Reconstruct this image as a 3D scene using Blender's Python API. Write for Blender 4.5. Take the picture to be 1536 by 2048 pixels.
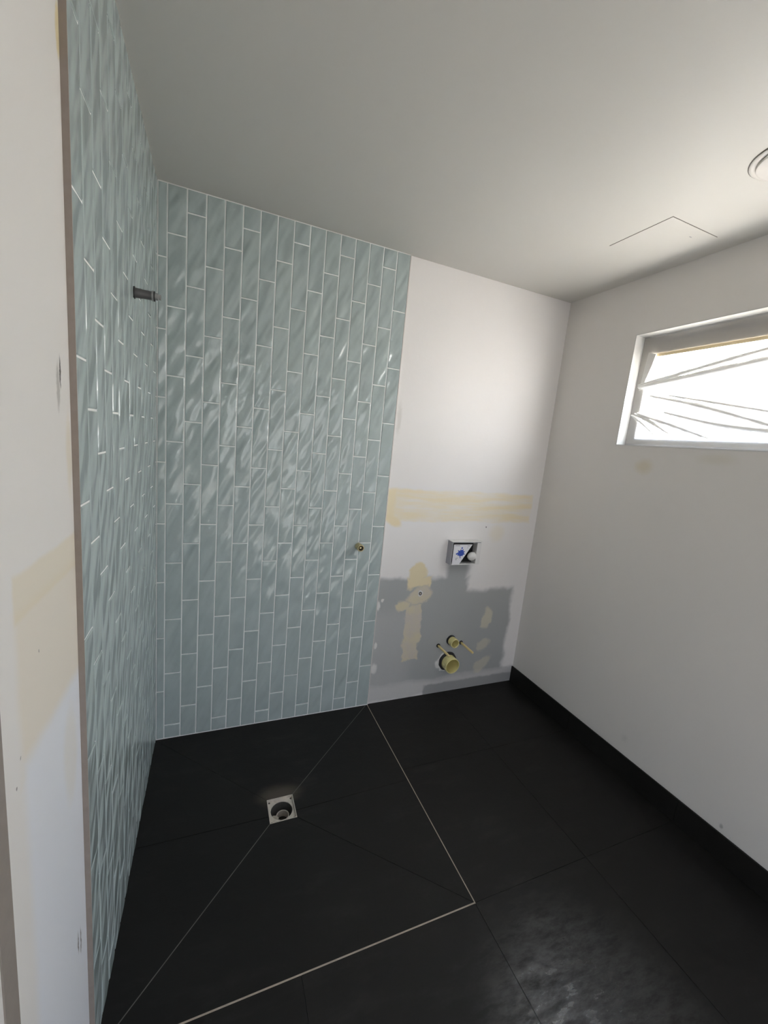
import bpy, bmesh, math, random
from mathutils import Vector, Matrix, noise

for o in list(bpy.data.objects):
    bpy.data.objects.remove(o, do_unlink=True)
S = bpy.context.scene
COL = S.collection

# ---------------------------------------------------------------- camera
W2, H = 2.1094, 2.3928            # room: tiled corner at the origin, right wall at W2
W1, L = 1.0720, 1.0772            # shower bay
F_PX = 815.75
cam_d = bpy.data.cameras.new('camera')
cam = bpy.data.objects.new('camera', cam_d); COL.objects.link(cam)
yaw, pitch, roll = 0.4017, -0.1661, 0.0968
fw = Vector((math.sin(yaw)*math.cos(pitch), math.cos(yaw)*math.cos(pitch), math.sin(pitch)))
r0 = Vector((math.cos(yaw), -math.sin(yaw), 0)); u0 = r0.cross(fw)
rt = r0*math.cos(roll) + u0*math.sin(roll); up = -r0*math.sin(roll) + u0*math.cos(roll)
cm = Matrix((rt, up, -fw)).transposed().to_4x4(); cm.translation = (0.2266, -1.9613, 1.4913)
cam.matrix_world = cm
cam_d.sensor_fit = 'VERTICAL'; cam_d.sensor_height = 24.0; cam_d.lens = F_PX/2048*24.0
cam_d.clip_start = 0.01
S.camera = cam

# ---------------------------------------------------------------- world, light, exposure
world = bpy.data.worlds.new('daylight'); S.world = world; world.use_nodes = True
wt = world.node_tree; wt.nodes.clear()
wo = wt.nodes.new('ShaderNodeOutputWorld'); bg = wt.nodes.new('ShaderNodeBackground')
tc = wt.nodes.new('ShaderNodeTexCoord'); sx = wt.nodes.new('ShaderNodeSeparateXYZ')
mr = wt.nodes.new('ShaderNodeMapRange'); mr.inputs['From Min'].default_value = -1; mr.inputs['From Max'].default_value = 1
rp = wt.nodes.new('ShaderNodeValToRGB')
el = rp.color_ramp.elements
el[0].position = 0.40; el[0].color = (0.80, 0.735, 0.64, 1)       # sunlit ground
el[1].position = 0.85; el[1].color = (0.64, 0.81, 1.06, 1)        # sky
e = el.new(0.52); e.color = (1.0, 0.965, 0.91, 1)                 # warm haze at the horizon
wt.links.new(tc.outputs['Generated'], sx.inputs[0]); wt.links.new(sx.outputs['Z'], mr.inputs['Value'])
wt.links.new(mr.outputs[0], rp.inputs[0]); wt.links.new(rp.outputs[0], bg.inputs['Color'])
bg.inputs['Strength'].default_value = 5.0
wt.links.new(bg.outputs[0], wo.inputs[0])
WY0, WY1, WZ0, WZ1 = -1.32, -0.452, 1.5945, 2.1283               # window opening in the right wall
pd = bpy.data.lights.new('window_portal', 'AREA'); pd.shape = 'RECTANGLE'
pd.size = WZ1-WZ0; pd.size_y = WY1-WY0; pd.cycles.is_portal = True
po = bpy.data.objects.new('window_portal', pd); COL.objects.link(po)
po.location = (W2+0.15, (WY0+WY1)/2, (WZ0+WZ1)/2); po.rotation_euler = (0, math.radians(90), 0)
DRX0, DRX1, DRZ = 0.55, 1.40, 2.04                                 # unseen doorway added behind the viewer to let in fill light
pd2 = bpy.data.lights.new('fill_door_portal', 'AREA'); pd2.shape = 'RECTANGLE'
pd2.size = DRX1-DRX0; pd2.size_y = DRZ; pd2.cycles.is_portal = True
po2 = bpy.data.objects.new('fill_door_portal', pd2); COL.objects.link(po2)
po2.location = ((DRX0+DRX1)/2, -3.17, DRZ/2); po2.rotation_euler = (math.radians(90), 0, 0)
S.cycles.max_bounces = 6; S.cycles.diffuse_bounces = 4; S.cycles.glossy_bounces = 2; S.cycles.transmission_bounces = 2
S.cycles.caustics_reflective = False; S.cycles.caustics_refractive = False
S.view_settings.view_transform = 'Standard'; S.view_settings.look = 'None'
S.view_settings.exposure = 2.70; S.view_settings.gamma = 1.0; S.view_settings.use_curve_mapping = False

# ---------------------------------------------------------------- helpers
RNG = random.Random(7)

def obj(name, me, mat=None, parent=None, loc=None, rot=None):
    if isinstance(me, bmesh.types.BMesh):
        bm = me; me = bpy.data.meshes.new(name)
        bmesh.ops.recalc_face_normals(bm, faces=bm.faces)
        bm.to_mesh(me); bm.free()
    o = bpy.data.objects.new(name, me); COL.objects.link(o)
    if mat is not None and me is not None and not me.materials: me.materials.append(mat)
    if parent is not None: o.parent = parent
    if loc: o.location = loc
    if rot: o.rotation_euler = rot
    return o

def smooth(o, ang=35):
    for p in o.data.polygons: p.use_smooth = True
    o.data.set_sharp_from_angle(angle=math.radians(ang))
    return o

def tag(o, label, cat, group=None, kind=None):
    o['label'] = label; o['category'] = cat
    if group: o['group'] = group
    if kind: o['kind'] = kind
    return o

def empty(name, loc, label, cat, group=None):
    o = bpy.data.objects.new(name, None); COL.objects.link(o)
    o.location = loc; o.empty_display_size = 0.05
    return tag(o, label, cat, group)

def add_box(bm, lo, hi):
    vs = [bm.verts.new((x, y, z)) for x in (lo[0], hi[0]) for y in (lo[1], hi[1]) for z in (lo[2], hi[2])]
    for f in ((0,1,3,2), (4,6,7,5), (0,4,5,1), (2,3,7,6), (0,2,6,4), (1,5,7,3)):
        bm.faces.new([vs[i] for i in f])
    return vs

def box(lo, hi, bev=0):
    bm = bmesh.new(); add_box(bm, lo, hi)
    if bev:
        bmesh.ops.bevel(bm, geom=bm.edges[:], offset=bev, segments=2, affect='EDGES', profile=0.6)
    return bm

def lathe(bm, prof, M, seg=40, closed=False):
    """revolve (r, h) profile about the local +Z axis of matrix M"""
    rings = []
    for r, h in prof:
        if r < 1e-6: rings.append([bm.verts.new(M @ Vector((0, 0, h)))])
        else: rings.append([bm.verts.new(M @ Vector((r*math.cos(2*math.pi*i/seg), r*math.sin(2*math.pi*i/seg), h))) for i in range(seg)])
    pairs = list(zip(rings[:-1], rings[1:]))
    if closed: pairs.append((rings[-1], rings[0]))
    for a, b in pairs:
        for i in range(seg):
            j = (i+1) % seg
            if len(a) == 1 and len(b) == 1: continue
            if len(a) == 1: bm.faces.new((a[0], b[i], b[j]))
            elif len(b) == 1: bm.faces.new((a[i], a[j], b[0]))
            else: bm.faces.new((a[i], a[j], b[j], b[i]))
    return bm

def prism(bm, pts, lo, hi, axis='y'):
    """extrude a 2-D polygon; axis y: pts are (x, z); axis z: pts are (x, y); axis x: pts are (y, z)"""
    def P(p, t):
        return {'y': (p[0], t, p[1]), 'z': (p[0], p[1], t), 'x': (t, p[0], p[1])}[axis]
    a = [bm.verts.new(P(p, lo)) for p in pts]; b = [bm.verts.new(P(p, hi)) for p in pts]
    n = len(pts)
    bm.faces.new(a); bm.faces.new(b[::-1])
    for i in range(n): bm.faces.new((a[i], a[(i+1) % n], b[(i+1) % n], b[i]))
    return bm

OUT = Matrix.Rotation(math.radians(90), 4, 'X')       # local +Z -> world -Y (out of the back wall)
OUTX = Matrix.Rotation(math.radians(90), 4, 'Y')      # local +Z -> world +X (out of the left wall)
DOWN = Matrix.Rotation(math.radians(180), 4, 'X')     # local +Z -> world -Z

# ---------------------------------------------------------------- materials
class NT:
    def __init__(s, name):
        s.m = bpy.data.materials.new(name); s.m.use_nodes = True
        s.t = s.m.node_tree; s.b = s.t.nodes['Principled BSDF']; s.out = s.t.nodes['Material Output']
    def n(s, typ, **kw):
        nd = s.t.nodes.new(typ)
        for k, v in kw.items(): setattr(nd, k, v)
        return nd
    def put(s, sock, v):
        if hasattr(v, 'is_output'): s.t.links.new(v, sock)
        else: sock.default_value = v
    def math(s, op, a, b=None, c=None):
        nd = s.n('ShaderNodeMath', operation=op)
        s.put(nd.inputs[0], a)
        if b is not None: s.put(nd.inputs[1], b)
        if c is not None: s.put(nd.inputs[2], c)
        return nd.outputs[0]
    def ramp(s, v, a, b, lo=0.0, hi=1.0):
        nd = s.n('ShaderNodeMapRange', interpolation_type='SMOOTHSTEP')
        s.put(nd.inputs['Value'], v); nd.inputs['From Min'].default_value = a; nd.inputs['From Max'].default_value = b
        nd.inputs['To Min'].default_value = lo; nd.inputs['To Max'].default_value = hi
        return nd.outputs[0]
    def mix(s, f, a, b):
        nd = s.n('ShaderNodeMix', data_type='RGBA')
        s.put(nd.inputs[0], f); s.put(nd.inputs[6], a if hasattr(a, 'is_output') else (*a, 1)); s.put(nd.inputs[7], b if hasattr(b, 'is_output') else (*b, 1))
        return nd.outputs[2]
    def noise(s, vec, scale, detail=3, rough=0.5, col=False):
        nd = s.n('ShaderNodeTexNoise'); nd.inputs['Scale'].default_value = scale
        nd.inputs['Detail'].default_value = detail; nd.inputs['Roughness'].default_value = rough
        if vec is not None: s.t.links.new(vec, nd.inputs['Vector'])
        return nd.outputs['Color' if col else 'Fac']
    def pos(s):
        return s.n('ShaderNodeNewGeometry').outputs['Position']
    def objc(s):
        return s.n('ShaderNodeTexCoord').outputs['Object']
    def bump(s, h, dist, strength=1.0, normal=None):
        nd = s.n('ShaderNodeBump'); nd.inputs['Strength'].default_value = strength; nd.inputs['Distance'].default_value = dist
        s.put(nd.inputs['Height'], h)
        if normal is not None: s.t.links.new(normal, nd.inputs['Normal'])
        return nd.outputs[0]
    def set(s, **kw):
        for k, v in kw.items():
            k = k.replace('_', ' ')
            if isinstance(v, tuple) and len(v) == 3: v = (*v, 1)
            s.put(s.b.inputs[k], v)
        return s.m
    # ragged stain masks on a wall: u along the wall, v = height
    def uv(s, axis, wob=0.012, scale=14):
        p = s.pos(); sp = s.n('ShaderNodeSeparateXYZ'); s.t.links.new(p, sp.inputs[0])
        nz = s.noise(p, scale, 3, 0.6, True); sn = s.n('ShaderNodeSeparateXYZ'); s.t.links.new(nz, sn.inputs[0])
        u = s.math('MULTIPLY_ADD', s.math('SUBTRACT', sn.outputs[0], 0.5), wob*2, sp.outputs[axis])
        v = s.math('MULTIPLY_ADD', s.math('SUBTRACT', sn.outputs[1], 0.5), wob*2, sp.outputs['Z'])
        return u, v
    def rect(s, u, v, u0, u1, v0, v1, soft=0.01, slant=0.0):
        """slant: shift of u per unit of v, measured from v0"""
        if slant: u = s.math('SUBTRACT', u, s.math('MULTIPLY', s.math('SUBTRACT', v, v0), slant))
        du = s.math('SUBTRACT', s.math('ABSOLUTE', s.math('SUBTRACT', u, (u0+u1)/2)), (u1-u0)/2)
        dv = s.math('SUBTRACT', s.math('ABSOLUTE', s.math('SUBTRACT', v, (v0+v1)/2)), (v1-v0)/2)
        return s.ramp(s.math('MAXIMUM', du, dv), -soft, soft, 1, 0)
    def oval(s, u, v, cu, cv, ru, rv, soft=0.25, ang=0.0):
        a = s.math('SUBTRACT', u, cu); b = s.math('SUBTRACT', v, cv)
        ca, sa = math.cos(ang), math.sin(ang)
        x = s.math('ADD', s.math('MULTIPLY', a, ca), s.math('MULTIPLY', b, sa))
        y = s.math('SUBTRACT', s.math('MULTIPLY', b, ca), s.math('MULTIPLY', a, sa))
        d = s.math('SQRT', s.math('ADD', s.math('POWER', s.math('DIVIDE', x, ru), 2), s.math('POWER', s.math('DIVIDE', y, rv), 2)))
        return s.ramp(d, 1-soft, 1+soft, 1, 0)

def plain(name, col, rough=0.5, metal=0.0, spec=0.5, nscale=0, namt=0.15, bumpd=0):
    n = NT(name)
    c = col
    if nscale:
        f = n.noise(n.objc(), nscale, 4)
        c = n.mix(f, tuple(x*(1-namt) for x in col), tuple(min(1, x*(1+namt)) for x in col))
        if bumpd: n.set(Normal=n.bump(f, bumpd))
    n.set(Base_Color=c, Roughness=rough, Metallic=metal, Specular_IOR_Level=spec)
    return n.m

WHITE = (0.86, 0.84, 0.83)
CREAM = (0.83, 0.73, 0.52)

def paint(name, col=WHITE):
    n = NT(name); p = n.pos()
    f = n.noise(p, 3.0, 3)
    n.set(Base_Color=n.mix(f, tuple(c*0.97 for c in col), col), Roughness=0.55, Specular_IOR_Level=0.3)
    return n

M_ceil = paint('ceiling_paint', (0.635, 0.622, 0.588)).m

# right wall: grey-white paint with faint stains under the window and one scuff near the skirting
n = paint('right_wall_paint', (0.755, 0.73, 0.70))
u, v = n.uv('Y', 0.015)
c = n.mix(n.math('MULTIPLY', n.oval(u, v, -0.62, 1.50, 0.04, 0.03, 0.6), 0.5), n.b.inputs['Base Color'].links[0].from_socket, (0.62, 0.54, 0.36))
c = n.mix(n.math('MULTIPLY', n.oval(u, v, -0.92, 1.555, 0.06, 0.02, 0.7), 0.3), c, (0.6, 0.55, 0.42))
c = n.mix(n.math('MULTIPLY', n.oval(u, v, -1.231, 0.132, 0.006, 0.009, 0.6), 0.6), c, (0.25, 0.25, 0.24))
c = n.mix(n.math('MULTIPLY', n.oval(u, v, -0.80, 0.19, 0.015, 0.015, 0.8), 0.18), c, (0.35, 0.35, 0.34))
n.set(Base_Color=c); M_right = n.m

# back wall: white primer over bare grey board, with cream jointing compound
n = paint('back_wall_plaster')
u, v = n.uv('X', 0.014, 12)
base = n.b.inputs['Base Color'].links[0].from_socket
GREY = (0.42, 0.435, 0.435)
us, vs = n.uv('X', 0.045, 6)
g = n.rect(us, vs, 1.02, 2.01, 0.10, 0.665, 0.022)
g = n.math('MAXIMUM', g, n.rect(us, vs, 1.02, 1.66, 0.10, 0.755, 0.02))
g = n.math('MAXIMUM', g, n.rect(us, vs, 1.50, 1.645, 0.6, 0.88, 0.025))
lg = n.rect(us, vs, 1.02, 1.30, 0.0, 0.55, 0.08)
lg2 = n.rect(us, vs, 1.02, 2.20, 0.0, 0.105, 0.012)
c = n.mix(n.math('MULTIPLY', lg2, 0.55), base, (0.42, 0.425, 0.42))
c = n.mix(g, c, GREY)
c = n.mix(n.math('MULTIPLY', lg, 0.35), c, (0.6, 0.6, 0.6))
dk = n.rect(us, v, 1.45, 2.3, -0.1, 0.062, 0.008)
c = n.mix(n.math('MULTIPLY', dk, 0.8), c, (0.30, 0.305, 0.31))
# compound: the long joint band
bandf = n.rect(u, v, 1.0, 2.055, 1.088, 1.262, 0.010)
st = n.n('ShaderNodeMapping'); st.inputs['Scale'].default_value = (2.2, 1, 22); n.t.links.new(n.pos(), st.inputs[0])
streak = n.ramp(n.noise(st.outputs[0], 1.4, 4, 0.6), 0.32, 0.68, 0.25, 0.95)
streak = n.math('MAXIMUM', streak, n.rect(u, v, 1.0, 1.14, 1.07, 1.27, 0.03))
c = n.mix(n.math('MULTIPLY', bandf, streak), c, (0.86, 0.76, 0.55))
c = n.mix(n.oval(u, v, 1.125, 1.085, 0.05, 0.025, 0.4, -0.5), c, (0.85, 0.74, 0.52))
u, v = n.uv('X', 0.045, 11)
pf = n.oval(u, v, 1.312, 0.785, 0.052, 0.062, 0.2)
pf = n.math('MAXIMUM', pf, n.rect(u, v, 1.245, 1.40, 0.70, 0.76, 0.012))
c = n.mix(pf, c, (0.80, 0.70, 0.48))
pf = n.oval(u, v, 1.335, 0.645, 0.085, 0.05, 0.2, 0.35)
pf = n.math('MAXIMUM', pf, n.oval(u, v, 1.235, 0.59, 0.045, 0.025, 0.3))
pf = n.math('MAXIMUM', pf, n.rect(u, v, 1.262, 1.37, 0.252, 0.59, 0.007, -0.03))
pcol = n.mix(n.ramp(n.noise(n.pos(), 7, 3), 0.35, 0.65), (0.66, 0.60, 0.53), (0.72, 0.65, 0.46))
c = n.mix(n.math('MULTIPLY', pf, 0.92), c, pcol)
for (a, b, ru, rv, an, k) in ((1.835, 0.470, 0.036, 0.072, -0.10, 0.75), (1.836, 0.283, 0.050, 0.036, 0.45, 0.55), (1.850, 0.155, 0.075, 0.040, 0.75, 0.55)):
    c = n.mix(n.math('MULTIPLY', n.oval(u, v, a, b, ru, rv, 0.22, an), k), c, (0.70, 0.66, 0.52))
u, v = n.uv('X', 0.012, 30)
for (a, b, ru, rv) in ((1.088, 0.60, 0.010, 0.025), (1.093, 0.36, 0.008, 0.02), (1.095, 0.22, 0.02, 0.03), (1.105, 0.63, 0.006, 0.008), (1.52, 0.195, 0.02, 0.03)):
    c = n.mix(n.oval(u, v, a, b, ru, rv, 0.35), c, (0.80, 0.79, 0.77))
c = n.mix(n.math('MULTIPLY', n.oval(u, v, 1.098, 1.62, 0.012, 0.07, 0.6), 0.5), c, (0.62, 0.60, 0.57))
c = n.mix(n.oval(u, v, 1.7375, 1.0568, 0.004, 0.004, 0.3), c, (0.2, 0.2, 0.2))
c = n.mix(n.math('MULTIPLY', n.oval(u, v, 1.82, 1.02, 0.05, 0.05, 0.6), 0.35), c, CREAM)
lump = n.noise(n.pos(), 45, 3)
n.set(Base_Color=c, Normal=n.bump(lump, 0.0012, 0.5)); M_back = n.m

# left wall past the tiles: primer, compound band, bluish bare patch, gouge and scuffs
n = paint('left_wall_plaster', (0.86, 0.84, 0.81))
u, v = n.uv('Y', 0.008, 10)
c = n.b.inputs['Base Color'].links[0].from_socket
c = n.mix(n.math('MULTIPLY', n.rect(u, v, -1.325, -1.0, 0.975, 1.225, 0.015), 0.6), c, (0.84, 0.76, 0.62))
c = n.mix(n.math('MULTIPLY', n.rect(u, v, -1.325, -1.0, 1.212, 1.275, 0.006), 0.55), c, (0.82, 0.73, 0.54))
c = n.mix(n.math('MULTIPLY', n.rect(u, v, -1.318, -1.0, -0.2, 1.0, 0.02), 0.8), c, (0.83, 0.865, 0.93))
c = n.mix(n.math('MULTIPLY', n.oval(u, v, -1.13, 0.86, 0.035, 0.09, 0.4), 0.35), c, (0.83, 0.76, 0.62))
c = n.mix(n.math('MULTIPLY', n.oval(u, v, -1.085, 1.42, 0.014, 0.06, 0.6), 0.5), c, (0.80, 0.72, 0.55))
u2, v2 = n.uv('Y', 0.006, 60)
c = n.mix(n.math('MULTIPLY', n.oval(u2, v2, -1.128, 1.53, 0.007, 0.035, 0.4), 0.7), c, (0.42, 0.40, 0.37))
c = n.mix(n.oval(u2, v2, -1.117, 1.555, 0.003, 0.022, 0.4), c, (0.12, 0.11, 0.10))
for (a, b, ru, rv) in ((-1.125, 0.415, 0.003, 0.025), (-1.11, 0.40, 0.003, 0.03), (-1.33, 1.02, 0.0018, 0.0025), (-1.345, 0.985, 0.0018, 0.0025), (-1.25, 1.135, 0.0015, 0.003), (-1.37, 1.40, 0.002, 0.003)):
    c = n.mix(n.oval(u2, v2, a, b, ru, rv, 0.4), c, (0.28, 0.27, 0.26))
c = n.mix(n.oval(u2, v2, -1.075, 2.06, 0.010, 0.035, 0.3), c, (0.80, 0.70, 0.46))
n.set(Base_Color=c); M_left = n.m

# glazed wall tile: sage blue-green, hand-pressed ripple, tint a little different on each piece
n = NT('sage_glaze')
oi = n.n('ShaderNodeObjectInfo'); oc = n.objc()
ad = n.n('ShaderNodeVectorMath', operation='MULTIPLY_ADD')
cx = n.n('ShaderNodeCombineXYZ')
for i in range(3): n.t.links.new(n.math('MULTIPLY', oi.outputs['Random'], (37.0, 91.0, 53.0)[i]), cx.inputs[i])
ad.inputs[1].default_value = (1, 1, 1)
n.t.links.new(oc, ad.inputs[0]); n.t.links.new(cx.outputs[0], ad.inputs[2])
mp0 = n.n('ShaderNodeMapping'); mp0.inputs['Rotation'].default_value = (0, math.radians(-27), 0)
mp = n.n('ShaderNodeMapping'); mp.inputs['Scale'].default_value = (24, 24, 8)
n.t.links.new(ad.outputs[0], mp0.inputs[0]); n.t.links.new(mp0.outputs[0], mp.inputs[0])
rip = n.noise(mp.outputs[0], 1.0, 0.6, 0.4)
fine = n.noise(ad.outputs[0], 60, 2, 0.4)
cl = n.noise(ad.outputs[0], 14, 3, 0.5)
c = n.mix(cl, (0.395, 0.468, 0.466), (0.485, 0.560, 0.556))
c = n.mix(n.math('MULTIPLY', oi.outputs['Random'], 0.5), c, (0.430, 0.500, 0.510))
n.set(Base_Color=c, Roughness=0.17, Specular_IOR_Level=0.55, Normal=n.bump(fine, 0.0008, 0.5, n.bump(rip, 0.018, 1.0)))
M_tile = n.m

M_grout = plain('pale_grout', (0.90, 0.915, 0.90), 0.85, nscale=40, namt=0.06)
M_trimw = plain('white_edge_filler', (0.74, 0.71, 0.68), 0.6, nscale=30, namt=0.08)
M_bare = plain('raw_tile_edge', (0.31, 0.265, 0.235), 0.7, nscale=60, namt=0.12)
M_jamb = plain('brown_grey_strip', (0.31, 0.275, 0.245), 0.7, nscale=50, namt=0.1)

# floor tile: near-black stone with faint smears of grout dust
n = NT('black_porcelain')
p = n.pos(); f1 = n.noise(p, 2.2, 5, 0.6); f2 = n.noise(p, 90, 3)
st = n.n('ShaderNodeMapping'); st.inputs['Rotation'].default_value = (0, 0, 0.5); st.inputs['Scale'].default_value = (3, 9, 1); n.t.links.new(p, st.inputs[0])
f3 = n.noise(st.outputs[0], 1.6, 5, 0.65)
u, v = n.uv('X', 0.02, 8)
sp = n.n('ShaderNodeSeparateXYZ'); n.t.links.new(p, sp.inputs[0])
dust = n.ramp(f3, 0.48, 0.78, 0, 0.5)
c = n.mix(f1, (0.0095, 0.0090, 0.0083), (0.0165, 0.0155, 0.0145))
c = n.mix(n.math('MULTIPLY', dust, n.ramp(f1, 0.3, 0.7)), c, (0.034, 0.032, 0.030))
nv = n.math('ADD', sp.outputs['Y'], n.math('MULTIPLY', n.math('SUBTRACT', f3, 0.5), 0.05))
c = n.mix(n.math('MULTIPLY', n.oval(sp.outputs['X'], nv, 0.515, -0.455, 0.075, 0.04, 0.6), 0.55), c, (0.14, 0.115, 0.09))
# grout residue smear, gloss and paler colour painted in where the window reflects
fs = n.noise(st.outputs[0], 4.5, 6, 0.7)
sm = n.oval(sp.outputs['X'], n.math('ADD', sp.outputs['Y'], n.math('MULTIPLY', n.math('SUBTRACT', f3, 0.5), 0.3)), 1.22, -1.52, 0.30, 0.36, 0.35)
sm = n.math('MULTIPLY', sm, n.ramp(fs, 0.30, 0.66, 0.1, 1.0))
c = n.mix(n.math('MULTIPLY', sm, 0.3), c, (0.03, 0.03, 0.03))
n.set(Base_Color=c, Roughness=n.math('MULTIPLY_ADD', sm, -0.24, n.ramp(f1, 0.3, 0.7, 0.44, 0.54)), Specular_IOR_Level=n.math('MULTIPLY_ADD', sm, 0.40, 0.22),
      Normal=n.bump(f2, 0.0006, 0.5, n.bump(n.noise(p, 11, 4, 0.6), 0.004, 0.35)))
M_floor = n.m
M_fgrout = plain('dark_floor_grout', (0.022, 0.021, 0.020), 0.8)
M_pale = plain('beige_grout_line', (0.40, 0.335, 0.27), 0.8, nscale=25, namt=0.3)
M_pale2 = plain('grey_grout_line', (0.13, 0.125, 0.115), 0.8, nscale=25, namt=0.4)
M_slab = plain('concrete', (0.05, 0.05, 0.048), 0.9, nscale=10)
M_steel = plain('dusty_steel', (0.66, 0.60, 0.53), 0.5, 0.35, nscale=60, namt=0.3)
M_pit = plain('drain_plastic', (0.07, 0.065, 0.058), 0.6, nscale=40, namt=0.4)
M_debris = plain('plaster_debris', (0.42, 0.37, 0.31), 0.8, nscale=60, namt=0.3)
M_brass = plain('brass', (0.72, 0.60, 0.34), 0.28, 0.9, nscale=40, namt=0.1)
M_dark = plain('black_plastic_and_shade', (0.012, 0.012, 0.012), 0.8)
M_pvc = plain('cream_pvc', (0.84, 0.76, 0.36), 0.35, nscale=20, namt=0.06)
M_rod = plain('yellow_rod', (0.84, 0.68, 0.34), 0.45, nscale=30, namt=0.1)
M_rubber = plain('black_rubber', (0.02, 0.02, 0.022), 0.6)
M_plug = plain('grey_plastic', (0.10, 0.098, 0.10), 0.38, nscale=30, namt=0.15)
M_plug2 = plain('pale_grey_plastic', (0.32, 0.32, 0.32), 0.35)
M_boxw = plain('white_plastic', (0.76, 0.75, 0.74), 0.45, nscale=12, namt=0.05)
M_boxg = plain('grey_box_plastic', (0.36, 0.36, 0.39), 0.5, nscale=20, namt=0.08)
M_card = plain('white_label_card', (0.80, 0.80, 0.83), 0.5)
M_blue = plain('blue_print', (0.035, 0.085, 0.42), 0.5, nscale=80, namt=0.3)
M_ink = plain('grey_print', (0.30, 0.30, 0.33), 0.6)
M_foam = plain('white_foam', (0.78, 0.77, 0.75), 0.8, nscale=60, namt=0.08, bumpd=0.002)
M_frame = plain('grey_aluminium', (0.46, 0.455, 0.45), 0.5, nscale=8, namt=0.06)
M_reveal = plain('white_reveal', (0.62, 0.62, 0.61), 0.5)
M_white = plain('white_gloss', (0.66, 0.635, 0.60), 0.5)
M_gap = plain('painted_gap_shade', (0.16, 0.145, 0.13), 0.9)
M_tan = plain('tan_masking_tape', (0.80, 0.66, 0.42), 0.6)

# ---------------------------------------------------------------- setting
BY = 0.010        # board face behind the tiles of the back wall
LX = -0.0097      # board face behind the tiles of the left wall
REAR = -3.05
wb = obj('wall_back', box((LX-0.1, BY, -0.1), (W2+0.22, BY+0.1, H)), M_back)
def bore(o, x, z, r, y1):
    c_ = obj('cutter', lathe(bmesh.new(), [(0, -0.03), (r, -0.03), (r, y1), (0, y1)], Matrix.Translation((x, 0, z)) @ Matrix.Rotation(math.radians(-90), 4, 'X'), 40))
    m_ = o.modifiers.new('bore', 'BOOLEAN'); m_.operation = 'DIFFERENCE'; m_.object = c_; m_.solver = 'EXACT'
    me = bpy.data.meshes.new_from_object(o.evaluated_get(bpy.context.evaluated_depsgraph_get()))
    o.modifiers.clear(); o.data = me; bpy.data.objects.remove(c_, do_unlink=True)
bore(wb, 1.583, 0.207, 0.0480, 0.095); bore(wb, 1.590, 0.346, 0.0280, 0.095)
tag(wb, 'end wall, sage tiles on its left, patched white and grey plasterboard on its right', 'wall', kind='structure')
wl = obj('wall_left', box((LX-0.1, REAR, -0.1), (LX, BY, H)), M_left)
tag(wl, 'left wall with sage tiles at the far end and bare primed plaster nearest the viewer', 'wall', kind='structure')
bm = bmesh.new()
WT = W2+0.14
add_box(bm, (W2, REAR, -0.1), (WT, BY, WZ0)); add_box(bm, (W2, REAR, WZ1), (WT, BY, H))
add_box(bm, (W2, WY1, WZ0), (WT, BY, WZ1)); add_box(bm, (W2, REAR, WZ0), (WT, WY0, WZ1))
wr = obj('wall_right', bm, M_right)
tag(wr, 'plain grey-white painted right wall with the high window', 'wall', kind='structure')
bm = bmesh.new()
add_box(bm, (LX-0.1, REAR-0.1, -0.1), (DRX0, REAR, H)); add_box(bm, (DRX1, REAR-0.1, -0.1), (WT, REAR, H)); add_box(bm, (DRX0, REAR-0.1, DRZ), (DRX1, REAR, H))
wq = obj('wall_rear', bm, paint('rear_wall_paint').m)
tag(wq, 'plain white wall with an added fill-light doorway behind the viewer', 'wall', kind='structure')
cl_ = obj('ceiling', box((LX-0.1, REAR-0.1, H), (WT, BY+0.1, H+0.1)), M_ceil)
tag(cl_, 'flat off-white painted ceiling', 'ceiling', kind='structure')
fl = obj('floor', box((LX-0.1, REAR, -0.2), (WT, BY, -0.10)), M_slab)
tag(fl, 'black stone-look tiled floor falling to a square drain', 'floor', kind='structure')

# tinted sheet added in the unseen doorway to set the fill light
ds = NT('fill_light_sheet')
tr = ds.n('ShaderNodeBsdfTransparent'); tr.inputs[0].default_value = (0.135, 0.14, 0.15, 1)
df = ds.n('ShaderNodeBsdfDiffuse'); df.inputs[0].default_value = (0.5, 0.5, 0.5, 1)
mx = ds.n('ShaderNodeMixShader'); mx.inputs[0].default_value = 0.2
ds.t.links.new(tr.outputs[0], mx.inputs[1]); ds.t.links.new(df.outputs[0], mx.inputs[2]); ds.t.links.new(mx.outputs[0], ds.out.inputs[0])
bm = bmesh.new(); rows = []
for i in range(61):
    x = DRX0-0.05+(DRX1-DRX0+0.10)*i/60
    rows.append([bm.verts.new((x, REAR+0.030+0.018*math.sin(i*0.55+0.4*k)*(1-0.6*k/8), 0.002+(DRZ+0.04)*k/8)) for k in range(9)])
for i in range(60):
    for k in range(8): bm.faces.new((rows[i][k], rows[i+1][k], rows[i+1][k+1], rows[i][k+1]))
dso = obj('fill_sheet', bm, ds.m)
for p_ in dso.data.polygons: p_.use_smooth = True
tag(dso, 'smoky fill-light sheet added in the unseen doorway behind the viewer', 'dust sheet')

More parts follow.
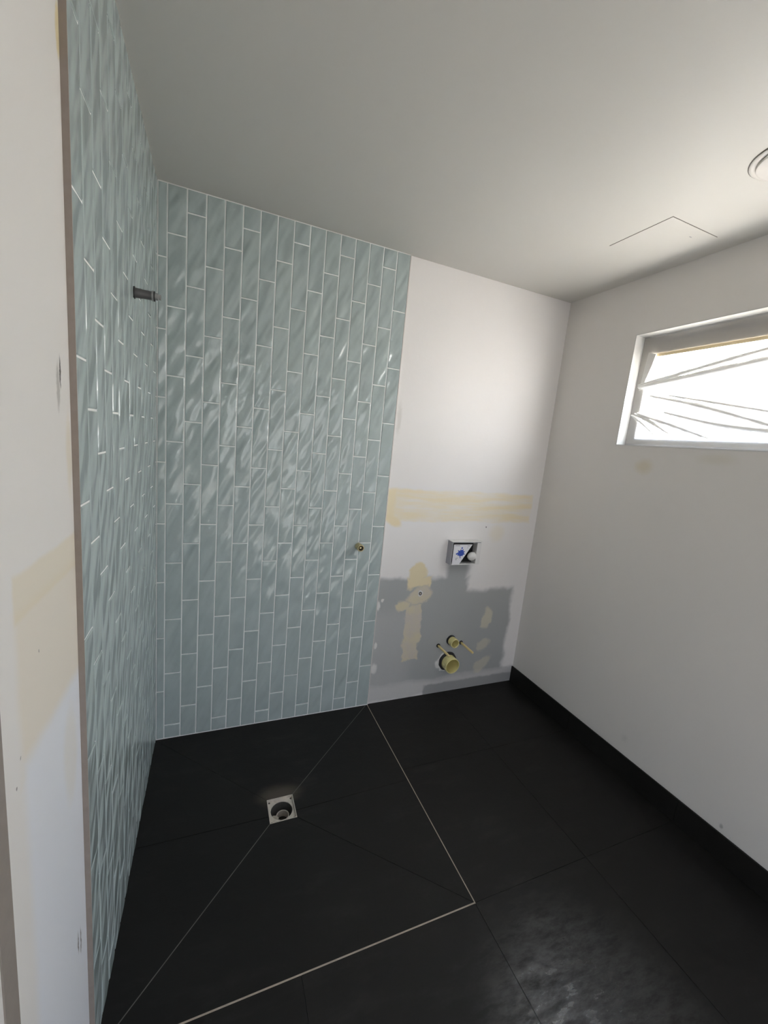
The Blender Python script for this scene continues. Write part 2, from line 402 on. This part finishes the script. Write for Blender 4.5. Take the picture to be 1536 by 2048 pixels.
# ---- wall tiles
PW, PH, GAP = 0.0692, 0.268, 0.0046
def tile_mesh(w, h, seed, name='tile'):
    r = random.Random(seed)
    nx = max(3, round(w/0.016)+2); nz = max(3, round(h/0.026)+2)
    ridges = [(r.uniform(-w/2, w/2), r.uniform(-h/2, h/2), r.uniform(0.15, 0.6)*r.choice((1, 1, 1, -1)), r.uniform(0.010, 0.018), r.uniform(-1, 0.35)*0.0012) for _ in range(4)]
    tx, tz = r.uniform(-1, 1)*0.007, r.uniform(-1, 1)*0.0020
    bv = 0.0024
    X = [-w/2] + [-w/2+bv+(w-2*bv)*i/(nx-2) for i in range(nx-1)] + [w/2] if nx > 2 else [-w/2, 0, w/2]
    Z = [-h/2] + [-h/2+bv+(h-2*bv)*k/(nz-2) for k in range(nz-1)] + [h/2] if nz > 2 else [-h/2, 0, h/2]
    bm = bmesh.new(); V = {}
    for i in range(nx+1):
        for k in range(nz+1):
            x, z = X[i], Z[k]
            edge = min(i, nx-i) == 0 or min(k, nz-k) == 0
            y = 0.0013 if edge else 0.0
            if not edge:
                fade = min(1.0, (min(i, nx-i)-1)/1.0+0.35)
                for (cx_, cz_, sl, wd, am) in ridges:
                    d = (x-cx_) - sl*(z-cz_)
                    y += fade*am*math.exp(-(d/wd)**2)
            y += tx*x + tz*z
            V[i, k] = bm.verts.new((x, y, z))
    for i in range(nx):
        for k in range(nz):
            bm.faces.new((V[i, k], V[i+1, k], V[i+1, k+1], V[i, k+1]))
    per = [(i, 0) for i in range(nx)] + [(nx, k) for k in range(nz)] + [(i, nz) for i in range(nx, 0, -1)] + [(0, k) for k in range(nz, 0, -1)]
    B = {q: bm.verts.new((V[q].co.x, 0.0092, V[q].co.z)) for q in per}
    for a in range(len(per)):
        p, q = per[a], per[(a+1) % len(per)]
        bm.faces.new((V[q], V[p], B[p], B[q]))
    bmesh.ops.recalc_face_normals(bm, faces=bm.faces)
    me = bpy.data.meshes.new(name); bm.to_mesh(me); bm.free()
    for p in me.polygons: p.use_smooth = True
    me.set_sharp_from_angle(angle=math.radians(18))
    me.materials.append(M_tile)
    return me
FULL = [tile_mesh(PW-GAP, PH-GAP, 100+i) for i in range(14)]
def lay(parent, u0, u1, zref, place, seed):
    """one column of tiles from floor to ceiling between u0 and u1, a joint at zref"""
    r = random.Random(seed)
    n0 = math.floor((0-zref)/PH)
    for k in range(n0, n0+12):
        a, b = zref+k*PH, zref+(k+1)*PH
        lo, hi = max(a, 0.004), min(b, H-0.002)
        if hi-lo < 0.012: continue
        full = (lo == a and hi == b and abs((u1-u0)-PW) < 1e-4)
        me = r.choice(FULL) if full else tile_mesh(u1-u0-GAP, hi-lo-GAP, r.randrange(10**6))
        o = obj('tile', me, None, parent)
        place(o, (u0+u1)/2, (lo+hi)/2, r.uniform(-1, 1)*0.0003, 180 if (full and r.random() < 0.35) else 0)
def place_back(o, u, z, d, flip):
    o.location = (u, d, z); o.rotation_euler = (0, math.radians(flip), 0)
def place_left(o, u, z, d, flip):
    o.matrix_local = Matrix.Translation((d, u, z)) @ Matrix.Rotation(math.radians(90), 4, 'Z') @ Matrix.Rotation(math.radians(flip), 4, 'Y')
E0, ZA = 0.0340, 2.2168
lay(wb, 0.001, E0, ZA-PH/3, place_back, 1)
for k in range(1, 16):
    lay(wb, E0+PW*(k-1), E0+PW*k, ZA+(k-1)*PH/3, place_back, 10+k)
Y0, ZL = -1.0691, 1.5906
for k in range(1, 16):
    lay(wl, Y0+PW*(k-1), Y0+PW*k, ZL-(k-1)*PH/3, place_left, 50+k)
lay(wl, Y0+PW*15, 0.0, ZL-15*PH/3, place_left, 90)
obj('grout', box((0.0, 0.0021, 0.0), (W1-0.001, BY, H-0.0005)), M_grout, wb)
obj('grout', box((LX, Y0+0.001, 0.0), (-0.0021, 0.0021, H-0.0005)), M_grout, wl)
obj('edge_trim', box((W1-0.001, -0.001, 0.0), (W1+0.0025, BY, H)), M_trimw, wb)
obj('tile_edge_strip', box((LX, Y0-0.0012, 0.0), (0.0006, Y0+0.0012, H)), M_bare, wl)
tj = obj('trim_1', box((LX, -1.4165, 0.0), (LX+0.002, -1.3800, H)), M_jamb)
tag(tj, 'narrow brown-grey upright strip at the lower left edge of the picture', 'trim', kind='structure')

# ---- floor tiles
FG = 0.0010
DX0, DX1, DY0, DY1 = 0.4600, 0.5655, -0.5800, -0.4690          # drain opening
DROP = -0.010
def slab(pts, thick=0.012):
    bm = bmesh.new()
    a = [bm.verts.new(p) for p in pts]; b = [bm.verts.new((p[0], p[1], p[2]-thick)) for p in pts]
    bm.faces.new(a); bm.faces.new(b[::-1])
    for i in range(len(pts)): bm.faces.new((a[i], a[(i+1) % len(pts)], b[(i+1) % len(pts)], b[i]))
    return bm
def floor_tile(pts, g=FG):
    """polygon (x, y, z) counter-clockwise, shrunk by half a joint"""
    c = Vector((sum(p[0] for p in pts), sum(p[1] for p in pts), 0))/len(pts)
    P = [Vector(p) for p in pts]; Q = []
    m = len(P)
    for i in range(m):
        e1 = (P[i]-P[i-1]); e2 = (P[(i+1) % m]-P[i]); e1.z = e2.z = 0; e1.normalize(); e2.normalize()
        n1 = Vector((-e1.y, e1.x, 0)); n2 = Vector((-e2.y, e2.x, 0))
        bis = n1+n2
        bis = n1 if bis.length < 1e-6 else bis/(1+n1.dot(n2))
        Q.append(P[i]+bis*g)
    return obj('tile', slab([tuple(q) for q in Q]), M_floor, fl)
TP = 0.5868
xs = [W1, W1+TP*0.87, W2]
ys = [0.010, -0.4885, -L, -L-TP, -L-2*TP, REAR]
for i in range(len(xs)-1):
    for j in range(len(ys)-1):
        floor_tile([(xs[i], ys[j+1], 0), (xs[i+1], ys[j+1], 0), (xs[i+1], ys[j], 0), (xs[i], ys[j], 0)])
xs2 = [LX, 0.4860, W1]
for i in range(2):
    for j in range(2, len(ys)-1):
        floor_tile([(xs2[i], ys[j+1], 0), (xs2[i+1], ys[j+1], 0), (xs2[i+1], ys[j], 0), (xs2[i], ys[j], 0)])
d = DROP
A_, B_, C_, D_ = (LX, -L, 0), (W1, -L, 0), (W1, 0.010, 0), (LX, 0.010, 0)     # shower bay corners
a_, b_, c_, d_ = (DX0, DY0, d), (DX1, DY0, d), (DX1, DY1, d), (DX0, DY1, d)   # drain corners
yl = -0.548
L_, l_ = (LX, yl, 0), (DX0, yl, d); R_, r_ = (W1, yl, 0), (DX1, yl, d)
floor_tile([A_, B_, b_, a_]); floor_tile([D_, d_, c_, C_])
floor_tile([A_, a_, l_, L_]); floor_tile([L_, l_, d_, D_])
floor_tile([B_, R_, r_, b_]); floor_tile([R_, C_, c_, r_])
# joints: dark bed everywhere, pale filled joints round the bay and on the diagonal
bm = bmesh.new()
zz = -0.0022
def quad(*p): bm.faces.new([bm.verts.new((q[0], q[1], q[2]+zz)) for q in p])
quad(A_, B_, b_, a_); quad(B_, C_, c_, b_); quad(C_, D_, d_, c_); quad(D_, A_, a_, d_)
quad((W1, REAR, 0), (W2, REAR, 0), (W2, 0.01, 0), (W1, 0.01, 0)); quad((LX, REAR, 0), (W1, REAR, 0), (W1, -L, 0), (LX, -L, 0))
obj('joint_bed', bm, M_fgrout, fl)
def line(name, p, q, w, mat, lift=0.0004):
    p, q = Vector(p), Vector(q); e = (q-p); e.z = 0; e.normalize(); s_ = Vector((-e.y, e.x, 0))*w/2
    up_ = Vector((0, 0, lift))
    return obj(name, slab([tuple(v_+up_) for v_ in (p-s_, q-s_, q+s_, p+s_)], 0.002), mat, fl)
line('grout_line', (W1, 0.0, 0), (W1, -L, 0), 0.0034, M_pale)
line('grout_line', (LX, -L, 0), (W1+0.0017, -L, 0), 0.0042, M_pale)
line('grout_line', C_, c_, 0.0020, M_pale2); line('grout_line', a_, A_, 0.0026, M_pale2)

# ---- skirting on the right wall
HS = 0.1059
bb = obj('baseboard_right', box((W2-0.003, REAR, 0.0), (W2, 0.0099, HS-0.002)), M_fgrout)
tag(bb, 'black tile skirting along the foot of the right wall', 'skirting', kind='structure')
for j in range(len(ys)-1):
    obj('tile', box((W2-0.011, ys[j+1]+FG, 0.0012), (W2-0.003, min(ys[j], 0.0095)-FG, HS), 0.0006), M_floor, bb)

# ---------------------------------------------------------------- window
FX = W2+0.058
bm = bmesh.new(); t = 0.004
add_box(bm, (W2-0.0015, WY0, WZ1-t), (FX+0.08, WY1, WZ1+0.0)); add_box(bm, (W2-0.0015, WY0, WZ0), (FX+0.08, WY1, WZ0+t))
add_box(bm, (W2-0.0015, WY1-t, WZ0+t), (FX+0.08, WY1, WZ1-t)); add_box(bm, (W2-0.0015, WY0, WZ0+t), (FX+0.08, WY0+t, WZ1-t))
win = obj('window_1', bm, M_reveal)
tag(win, 'wide high window in the right wall masked with clear plastic sheet', 'window', kind='structure')
def ring(y0, y1, z0, z1, wl_, wr_, wb_, wt_, x0, x1):
    """rectangular frame; y1 is the far (left in view) side"""
    bm = bmesh.new()
    add_box(bm, (x0, y1-wl_, z0), (x1, y1, z1)); add_box(bm, (x0, y0, z0), (x1, y0+wr_, z1))
    add_box(bm, (x0, y0+wr_, z0), (x1, y1-wl_, z0+wb_)); add_box(bm, (x0, y0+wr_, z1-wt_), (x1, y1-wl_, z1))
    return bm
obj('outer_frame', ring(WY0+t, WY1-t, WZ0+t, WZ1-t, 0.020, 0.020, 0.016, 0.034, FX, FX+0.055), M_frame, win)
obj('sash_frame', ring(WY0+t+0.02, WY1-t-0.02, WZ0+t+0.016, WZ1-t-0.034, 0.030, 0.035, 0.022, 0.058, FX+0.001, FX+0.045), M_frame, win)
obj('gasket', box((FX-0.0006, WY0+0.03, 2.088), (FX+0.002, WY1-0.05, 2.098)), M_boxg, win)
gm = NT('window_glass')
tr = gm.n('ShaderNodeBsdfTransparent'); gl = gm.n('ShaderNodeBsdfGlossy'); gl.inputs['Roughness'].default_value = 0.02
mx = gm.n('ShaderNodeMixShader'); mx.inputs[0].default_value = 0.06
gm.t.links.new(tr.outputs[0], mx.inputs[1]); gm.t.links.new(gl.outputs[0], mx.inputs[2]); gm.t.links.new(mx.outputs[0], gm.out.inputs[0])
obj('pane', box((FX+0.026, WY0+0.05, WZ0+0.035), (FX+0.030, WY1-0.05, WZ1-0.085)), gm.m, win)

# plastic sheet: gathered at two points on the left, folds fanning to the right
fm = NT('clear_plastic')
tr = fm.n('ShaderNodeBsdfTransparent'); tl = fm.n('ShaderNodeBsdfTranslucent'); df = fm.n('ShaderNodeBsdfDiffuse'); gl = fm.n('ShaderNodeBsdfGlossy')
tr.inputs[0].default_value = (0.97, 0.965, 0.95, 1); tl.inputs[0].default_value = (0.92, 0.90, 0.87, 1); df.inputs[0].default_value = (0.85, 0.83, 0.80, 1)
gl.inputs['Roughness'].default_value = 0.25
m1 = fm.n('ShaderNodeMixShader'); m2 = fm.n('ShaderNodeMixShader'); m3 = fm.n('ShaderNodeMixShader')
m1.inputs[0].default_value = 0.68; m2.inputs[0].default_value = 0.06
m3.inputs[0].default_value = 0.05
fm.t.links.new(tr.outputs[0], m1.inputs[1]); fm.t.links.new(tl.outputs[0], m1.inputs[2])
fm.t.links.new(m1.outputs[0], m2.inputs[1]); fm.t.links.new(df.outputs[0], m2.inputs[2])
fm.t.links.new(m2.outputs[0], m3.inputs[1]); fm.t.links.new(gl.outputs[0], m3.inputs[2])
fm.t.links.new(m3.outputs[0], fm.out.inputs[0])
bm = bmesh.new()
NY, NZ = 150, 90
fy0, fy1, fz0, fz1 = WY0+0.012, WY1-0.008, WZ0+0.014, WZ1-0.012
PA, PB = (fy1, 1.862), (fy1, 1.742)
rr = random.Random(4)
foldsA = [(0.075, 0.010, 0.010), (0.040, 0.008, -0.006), (0.010, 0.014, 0.008), (-0.13, 0.02, 0.006), (-0.24, 0.02, -0.005), (-0.36, 0.02, 0.006)]
foldsB = [(a + rr.uniform(-0.02, 0.02), rr.uniform(0.010, 0.022), rr.uniform(0.004, 0.009)*rr.choice((1, -1))) for a in (-0.12, -0.20, -0.28, -0.37, -0.47, -0.58, -0.72, -0.9, -1.1)]
V = []
for i in range(NY+1):
    row = []
    for k in range(NZ+1):
        y = fy1+(fy0-fy1)*(i/NY)**1.15; z = fz0+(fz1-fz0)*k/NZ
        dd = 0.0
        for (ay, az), fo in ((PA, foldsA), (PB, foldsB)):
            ry, rz = ay-y+0.004, z-az; th = math.atan2(rz, ry); rad = math.hypot(ry, rz)
            for (t0, wd, am) in fo:
                w_ = wd*(1+0.6*math.sin(rad*9+t0*30))
                dd += am*min(1, rad*9)*math.exp(-abs(th-t0-0.05*math.sin(rad*5))/w_)
        dd += 0.004*noise.noise(Vector((y*9, z*14, 1.3))) + 0.0016*noise.noise(Vector((y*40, z*60, 7)))
        e_ = max(0.0, min(1.0, (WY1-0.054-y)/0.02, (y-WY0-0.054)/0.02, (z-WZ0-0.04)/0.02, (WZ1-0.105-z)/0.02))
        row.append(bm.verts.new((FX-0.0012-min(abs(dd), 0.016)*0.6*e_, y, z)))
    V.append(row)
for i in range(NY):
    for k in range(NZ):
        bm.faces.new((V[i][k], V[i+1][k], V[i+1][k+1], V[i][k+1]))
film = obj('plastic_sheet', bm, fm.m)
for p in film.data.polygons: p.use_smooth = True
# folded pleats, several layers thick, and the tape along the head of the glass
pm = NT('folded_plastic')
tl = pm.n('ShaderNodeBsdfTranslucent'); df = pm.n('ShaderNodeBsdfDiffuse'); mx = pm.n('ShaderNodeMixShader'); mx.inputs[0].default_value = 0.988
tl.inputs[0].default_value = (0.9, 0.89, 0.86, 1); df.inputs[0].default_value = (0.78, 0.77, 0.75, 1)
pm.t.links.new(tl.outputs[0], mx.inputs[1]); pm.t.links.new(df.outputs[0], mx.inputs[2]); pm.t.links.new(mx.outputs[0], pm.out.inputs[0])
PLEATS = [([(-0.479, 1.894), (-0.748, 1.9415), (-0.980, 1.982), (-1.24, 2.02)], 0.0022), ([(-0.484, 1.884), (-0.754, 1.9136), (-0.988, 1.9426), (-1.25, 1.973)], 0.0042),
    ([(-0.552, 1.838), (-0.781, 1.781), (-1.037, 1.702), (-1.2, 1.65)], 0.0026), ([(-0.502, 1.756), (-0.693, 1.696), (-0.847, 1.643)], 0.0026),
    ([(-0.488, 1.754), (-0.597, 1.705), (-0.683, 1.657)], 0.0022), ([(-0.636, 1.758), (-0.856, 1.704), (-1.042, 1.676), (-1.25, 1.66)], 0.0028),
    ([(-0.472, 1.747), (-0.548, 1.701), (-0.614, 1.649)], 0.0018), ([(-0.640, 1.834), (-0.837, 1.793), (-1.027, 1.751), (-1.25, 1.705)], 0.0016)]
for pts, wd in PLEATS:
    wd = wd*3.2+0.002
    bm = bmesh.new(); rows = []; N = 28
    for i in range(N+1):
        f = i/N*(len(pts)-1); a = min(int(f), len(pts)-2); f -= a
        p0, p1, p2, p3 = pts[max(a-1, 0)], pts[a], pts[a+1], pts[min(a+2, len(pts)-1)]
        q = [0.5*((2*p1[c])+(-p0[c]+p2[c])*f+(2*p0[c]-5*p1[c]+4*p2[c]-p3[c])*f*f+(-p0[c]+3*p1[c]-3*p2[c]+p3[c])*f**3) for c in (0, 1)]
        w = wd*(0.25+0.75*math.sin(math.pi*min(0.97, 0.06+i/N))**0.5)*(1+0.35*noise.noise(Vector((i*0.6, wd*900, 0))))
        rows.append([bm.verts.new((FX-0.0122-h_*w, q[0], q[1]+k_*w)) for k_, h_ in ((-1, 0), (-0.25, 1.3), (0.5, 0.9), (1, 0))])
    for i in range(N):
        for k in range(3): bm.faces.new((rows[i][k], rows[i+1][k], rows[i+1][k+1], rows[i][k+1]))
    o_ = obj('pleat', bm, pm.m, film)
    for p_ in o_.data.polygons: p_.use_smooth = True
bm = bmesh.new(); prism(bm, [(-0.500, 2.045), (-0.540, 2.032), (-0.531, 1.985), (-0.512, 1.92), (-0.499, 1.872), (-0.486, 1.866)], FX-0.0128, FX-0.0122, 'x')
obj('bunched_corner', bm, pm.m, film)
obj('tape', box((FX-0.0030, WY0+0.06, 2.022), (FX-0.0024, -0.535, 2.036)), M_tan, film)
tag(film, 'creased clear plastic masking sheet taped across the high window', 'plastic sheet')

# ---------------------------------------------------------------- floor drain
dr = empty('floor_drain', ((DX0+DX1)/2, (DY0+DY1)/2, DROP), 'square steel shower drain without its grate in the black floor', 'drain')
hx, hy = (DX1-DX0)/2, (DY1-DY0)/2
bm = bmesh.new(); w_ = 0.0025
add_box(bm, (-hx, -hy, -0.022), (-hx+w_, hy, 0.0005)); add_box(bm, (hx-w_, -hy, -0.022), (hx, hy, 0.0005))
add_box(bm, (-hx+w_, -hy, -0.022), (hx-w_, -hy+w_, 0.0005)); add_box(bm, (-hx+w_, hy-w_, -0.022), (hx-w_, hy, 0.0005))
obj('rim', bm, M_steel, dr)
def plate(bm, hx, hy, r, z, th, seg=48, off=(0, 0)):
    """square plate with a round hole"""
    rings = []
    for zz_ in (z, z-th):
        ci = [bm.verts.new((off[0]+r*math.cos(2*math.pi*i/seg), off[1]+r*math.sin(2*math.pi*i/seg), zz_)) for i in range(seg)]
        sq = []
        for i in range(seg):
            a = 2*math.pi*i/seg; c, s_ = math.cos(a), math.sin(a); k = 1/max(abs(c), abs(s_))
            sq.append(bm.verts.new((hx*c*k, hy*s_*k, zz_)))
        rings.append((ci, sq))
    for i in range(seg):
        j = (i+1) % seg
        for (ci, sq) in rings: bm.faces.new((ci[i], ci[j], sq[j], sq[i]))
        bm.faces.new((rings[0][0][i], rings[0][0][j], rings[1][0][j], rings[1][0][i]))
    return bm
obj('plate', plate(bmesh.new(), hx-w_, hy-w_, 0.043, -0.009, 0.003), M_steel, dr)
bm = lathe(bmesh.new(), [(0.046, -0.012), (0.044, -0.050), (0.034, -0.066), (0, -0.067)], Matrix())
smooth(obj('bowl', bm, M_pit, dr))
bm = lathe(bmesh.new(), [(0.026, -0.064), (0.026, -0.034), (0.022, -0.034), (0.022, -0.062)], Matrix.Translation((0.006, 0.0, 0)))
smooth(obj('trap_cup', bm, M_steel, dr))
bm = bmesh.new()
prism(bm, [(-0.040, -0.022), (-0.020, -0.035), (-0.013, -0.018), (-0.024, -0.006), (-0.036, -0.004)], -0.05, -0.020, 'z')
obj('debris', bm, M_debris, dr)
for (sx_, sy_) in ((-1, 1), (1, 1), (-1, -1), (1, -1)):
    bm = lathe(bmesh.new(), [(0.0035, -0.009), (0.0035, -0.0078), (0, -0.0074)], Matrix.Translation((sx_*(hx-0.009), sy_*(hy-0.009), 0)), 12)
    obj('screw', bm, M_pit, dr)

# ---------------------------------------------------------------- shower outlet plug on the left wall
sh = empty('shower_outlet_plug', (0.0, -0.507, 1.849), 'dark grey plastic pipe plug sticking out high on the left tiled wall', 'pipe plug')
bm = lathe(bmesh.new(), [(0.0, -0.004), (0.0165, -0.004), (0.0165, 0.003), (0.013, 0.003)], OUTX, 28); smooth(obj('collar', bm, M_rubber, sh))
bm = lathe(bmesh.new(), [(0.0132, 0.0), (0.0132, 0.020), (0.0122, 0.022), (0.0122, 0.046), (0.0, 0.046)], OUTX, 28); smooth(obj('body', bm, M_plug, sh))
bm = lathe(bmesh.new(), [(0.0, 0.0455), (0.0142, 0.0455), (0.0142, 0.0505), (0.0, 0.0505)], OUTX, 28); smooth(obj('ring', bm, M_plug2, sh))
bm = lathe(bmesh.new(), [(0.0, 0.0505), (0.0138, 0.0505), (0.0138, 0.0535), (0.0, 0.0535)], OUTX, 28); smooth(obj('seal', bm, M_rubber, sh))
bm = lathe(bmesh.new(), [(0.0095, 0.053), (0.0095, 0.062), (0.0075, 0.063), (0.0075, 0.069), (0.0045, 0.069), (0.0045, 0.060), (0, 0.060)], OUTX, 28); smooth(obj('nozzle', bm, M_plug2, sh))

# ---------------------------------------------------------------- brass tap outlet on the tiled end wall
br = empty('brass_outlet', (0.932, 0.0, 0.949), 'short brass water outlet poking from the sage tiles of the end wall', 'pipe fitting')
bm = lathe(bmesh.new(), [(0.0, -0.003), (0.0175, -0.003), (0.0175, 0.022), (0.0155, 0.024), (0.0155, 0.030)], OUT, 32); smooth(obj('barrel', bm, M_brass, br))
bm = lathe(bmesh.new(), [(0.0155, 0.028), (0.0182, 0.029), (0.0182, 0.044), (0.0168, 0.046), (0.0128, 0.046), (0.0118, 0.034), (0.0, 0.034)], OUT, 32); smooth(obj('socket', bm, M_brass, br))
bm = lathe(bmesh.new(), [(0.0116, 0.0345), (0.0116, 0.0385), (0.0085, 0.0385), (0.0085, 0.0345)], OUT, 28); smooth(obj('seal', bm, M_dark, br))
bm = lathe(bmesh.new(), [(0.0075, 0.0345), (0.0072, 0.040), (0.0050, 0.043), (0, 0.044)], OUT, 24); smooth(obj('core', bm, M_brass, br))

# ---------------------------------------------------------------- in-wall cistern: flush box, pipes, rods
BX0, BX1, BZ0, BZ1, BD = 1.484, 1.682, 0.842, 0.978, 0.040
fb = empty('flush_box', (0, 0, 0), 'white plastic flush-button housing set in the wall with a cut blue-printed card', 'flush box')
bm = bmesh.new(); w_ = 0.005
add_box(bm, (BX0, -BD, BZ0), (BX0+w_, BY+0.002, BZ1)); add_box(bm, (BX0+w_, -BD, BZ1-w_), (BX1-w_, BY+0.002, BZ1))
obj('side_walls', bm, M_boxg, fb)
bm = bmesh.new()
add_box(bm, (BX1-0.028, -BD, BZ0), (BX1, BY+0.002, BZ1-w_)); add_box(bm, (BX0+w_, -BD, BZ0), (BX1-0.028, BY+0.002, BZ0+w_))
obj('flange', bm, M_boxw, fb)
obj('top_lip', box((BX0-0.002, -BD-0.003, BZ1), (BX1+0.002, BY+0.001, BZ1+0.003)), M_boxw, fb)
obj('cavity', box((BX0+w_, 0.002, BZ0+w_), (BX1-0.028, BY+0.001, BZ1-w_)), M_dark, fb)  # black sheet painted in for the shade inside the open box
bm = bmesh.new()
prism(bm, [(BX0+0.010, BZ0+0.004), (BX0+0.058, BZ0+0.004), (BX0+0.135, BZ1-0.014), (BX0+0.010, BZ1-0.014)], -BD-0.001, -BD+0.001, 'y')
cd = obj('label_card', bm, M_card, fb)
# blue splash mark and small print on the card
def splash(cx_, cz_, R, seed):
    r = random.Random(seed); pts = []
    for i in range(18):
        a = 2*math.pi*i/18; k = R*(1.0 if i % 2 else 0.68)*r.uniform(0.85, 1.12)
        pts.append((cx_+1.15*k*math.cos(a), cz_+k*math.sin(a)))
    return pts
PYC = -BD-0.0014
obj('print_mark', prism(bmesh.new(), splash(BX0+0.062, BZ0+0.072, 0.025, 3), PYC, -BD-0.0009, 'y'), M_blue, cd)
for (px_, pz_, R) in ((BX0+0.066, BZ0+0.101, 0.006), (BX0+0.034, BZ0+0.066, 0.006), (BX0+0.060, BZ0+0.044, 0.004)):
    obj('print_mark', prism(bmesh.new(), splash(px_, pz_, R, int(px_*1e4)), PYC, -BD-0.0009, 'y'), M_blue, cd)
for (a, b, z, h) in ((0.018, 0.050, 0.1135, 0.003), (0.100, 0.118, 0.112, 0.003), (0.102, 0.106, 0.100, 0.004), (0.030, 0.046, 0.040, 0.0025), (0.032, 0.036, 0.030, 0.008)):
    obj('print_line', box((BX0+a, PYC, BZ0+z), (BX0+b, -BD-0.0009, BZ0+z+h)), M_ink, cd)
bm = bmesh.new(); bmesh.ops.create_icosphere(bm, subdivisions=3, radius=1.0)
for v_ in bm.verts:
    k = 1+0.12*noise.noise(v_.co*2.2)
    v_.co = Vector((BX0+0.148+0.030*v_.co.x*k, -BD+0.010+0.020*v_.co.y*k, BZ0+0.048+0.026*v_.co.z*k))
smooth(obj('foam_lump', bm, M_foam, fb), 60)

def pvc(name, x, z, r, ln, wall, label, collar):
    e = empty(name, (x, 0, z), label, 'pipe')
    bm = lathe(bmesh.new(), [(r, -0.090), (r, ln), (r-wall*0.4, ln+0.001), (r-wall, ln), (r-wall, -0.090)], OUT, 44); smooth(obj('tube', bm, M_pvc, e))
    bm = lathe(bmesh.new(), [(r-wall, -0.088), (0, -0.0885)], OUT, 44)
    obj('end_cap', bm, M_pvc, e)
    if collar:
        bm = lathe(bmesh.new(), [(r+collar, -0.0094), (r+collar, -0.004), (r+collar*0.4, 0.004), (r, 0.004)], OUT, 44)
        for v_ in bm.verts:
            k = 1+0.06*noise.noise(v_.co*40); v_.co.x *= k; v_.co.z *= k
        smooth(obj('collar', bm, M_rubber, e))  # on the waste pipe this black ring paints in the dark wall hole
    return e
pvc('flush_pipe', 1.590, 0.346, 0.0275, 0.042, 0.004, 'smaller cream-yellow pipe stub above the wide waste pipe', 0.004)
wp = pvc('waste_pipe', 1.583, 0.207, 0.0475, 0.055, 0.004, 'wide cream-yellow waste pipe stub low on the unpainted wall', 0.013)
bm = bmesh.new()
pts = []
for i in range(15):
    a = math.radians(120+i*10); pts.append((0.060*math.cos(a), 0.060*math.sin(a)))
for i in range(14, -1, -1):
    a = math.radians(120+i*10); k = 0.066+0.012*abs(noise.noise(Vector((i*1.7, 3.1, 0))))+(0.010 if i in (7, 8, 11) else 0); pts.append((k*math.cos(a), k*math.sin(a)))
prism(bm, pts, BY-0.003, BY, 'y'); obj('broken_plaster', bm, M_foam, wp)

def rod(x, z, ln, label):
    e = empty('mounting_rod', (x, 0, z), label, 'rod', 'toilet mounting rods')
    prof = [(0.0, -0.012), (0.0062, -0.012)]
    k = 0.0
    while k < ln-0.004:
        prof += [(0.0062, k), (0.0070, k+0.001), (0.0070, k+0.002), (0.0062, k+0.003)]; k += 0.004
    prof += [(0.0062, ln-0.002), (0.005, ln), (0, ln)]
    smooth(obj('shaft', lathe(bmesh.new(), prof, OUT, 16), M_rod, e), 60)
    bm = lathe(bmesh.new(), [(0.0125, -0.0095), (0.0125, -0.006), (0.0070, -0.006)], OUT, 20); obj('sleeve', bm, M_dark, e)
rod(1.5045, 0.318, 0.118, 'thin yellow rod left of the smaller pipe, ending over the waste pipe')
rod(1.6660, 0.321, 0.122, 'thin yellow rod right of the smaller pipe, ending in free air')

# small water inlet left in the patched plaster
wi = empty('water_inlet', (1.3394, BY, 0.660), 'small metal water inlet in a ragged hole in the cream plaster patch', 'pipe fitting')
bm = lathe(bmesh.new(), [(0.0165, 0.0002), (0.0180, 0.0030), (0.0120, 0.0035), (0.0110, 0.0006), (0, 0.0005)], OUT, 24)
for v_ in bm.verts:
    k = 1+0.25*noise.noise(v_.co*70+Vector((2, 5, 1))); v_.co.x *= k*0.85; v_.co.z *= k*1.15
obj('broken_plaster', bm, M_foam, wi)
bm = lathe(bmesh.new(), [(0.0, 0.0008), (0.0100, 0.0008), (0.0100, 0.0040), (0.0065, 0.0040), (0.0065, 0.0016), (0, 0.0015)], OUT, 20)
smooth(obj('socket', bm, M_plug, wi))
bm = lathe(bmesh.new(), [(0.0045, 0.0015), (0.0040, 0.0050), (0, 0.0052)], OUT, 16); smooth(obj('core', bm, M_steel, wi))

# ---------------------------------------------------------------- ceiling: hatch and round fitting
ht = empty('access_hatch', (1.858, -0.686, H), 'square white access hatch in the ceiling near the window', 'hatch')
hw = 0.1315
bm = bmesh.new(); g_ = 0.0028
obj('gap', box((-hw, -hw, -0.0006), (hw, hw, 0.0)), M_gap, ht)  # dark brown slab paints the shaded gap round the hatch door
obj('door', box((-hw+0.002, -hw+0.002, -0.0016), (hw-0.0005, hw-0.0005, 0.0), 0.0004), M_ceil, ht)
obj('catch', box((0.045, -0.083, -0.0019), (0.057, -0.079, -0.0014)), M_boxg, ht)
cf = empty('ceiling_vent', (1.714, -1.163, H), 'round white ceiling fitting cut off by the right edge of the photo', 'vent')
bm = lathe(bmesh.new(), [(0.102, 0.0), (0.102, 0.001), (0, 0.001)], DOWN, 56); obj('gap', bm, M_gap, cf)  # dark disc paints in the shadow gap round the fitting
bm = lathe(bmesh.new(), [(0.0995, 0.0), (0.0995, 0.003), (0.096, 0.005), (0.086, 0.006), (0.080, 0.004)], DOWN, 56); smooth(obj('flange', bm, M_white, cf))
bm = lathe(bmesh.new(), [(0.080, 0.003), (0.084, 0.008), (0.082, 0.013), (0.076, 0.015), (0, 0.016)], DOWN, 56); smooth(obj('disc', bm, M_white, cf))
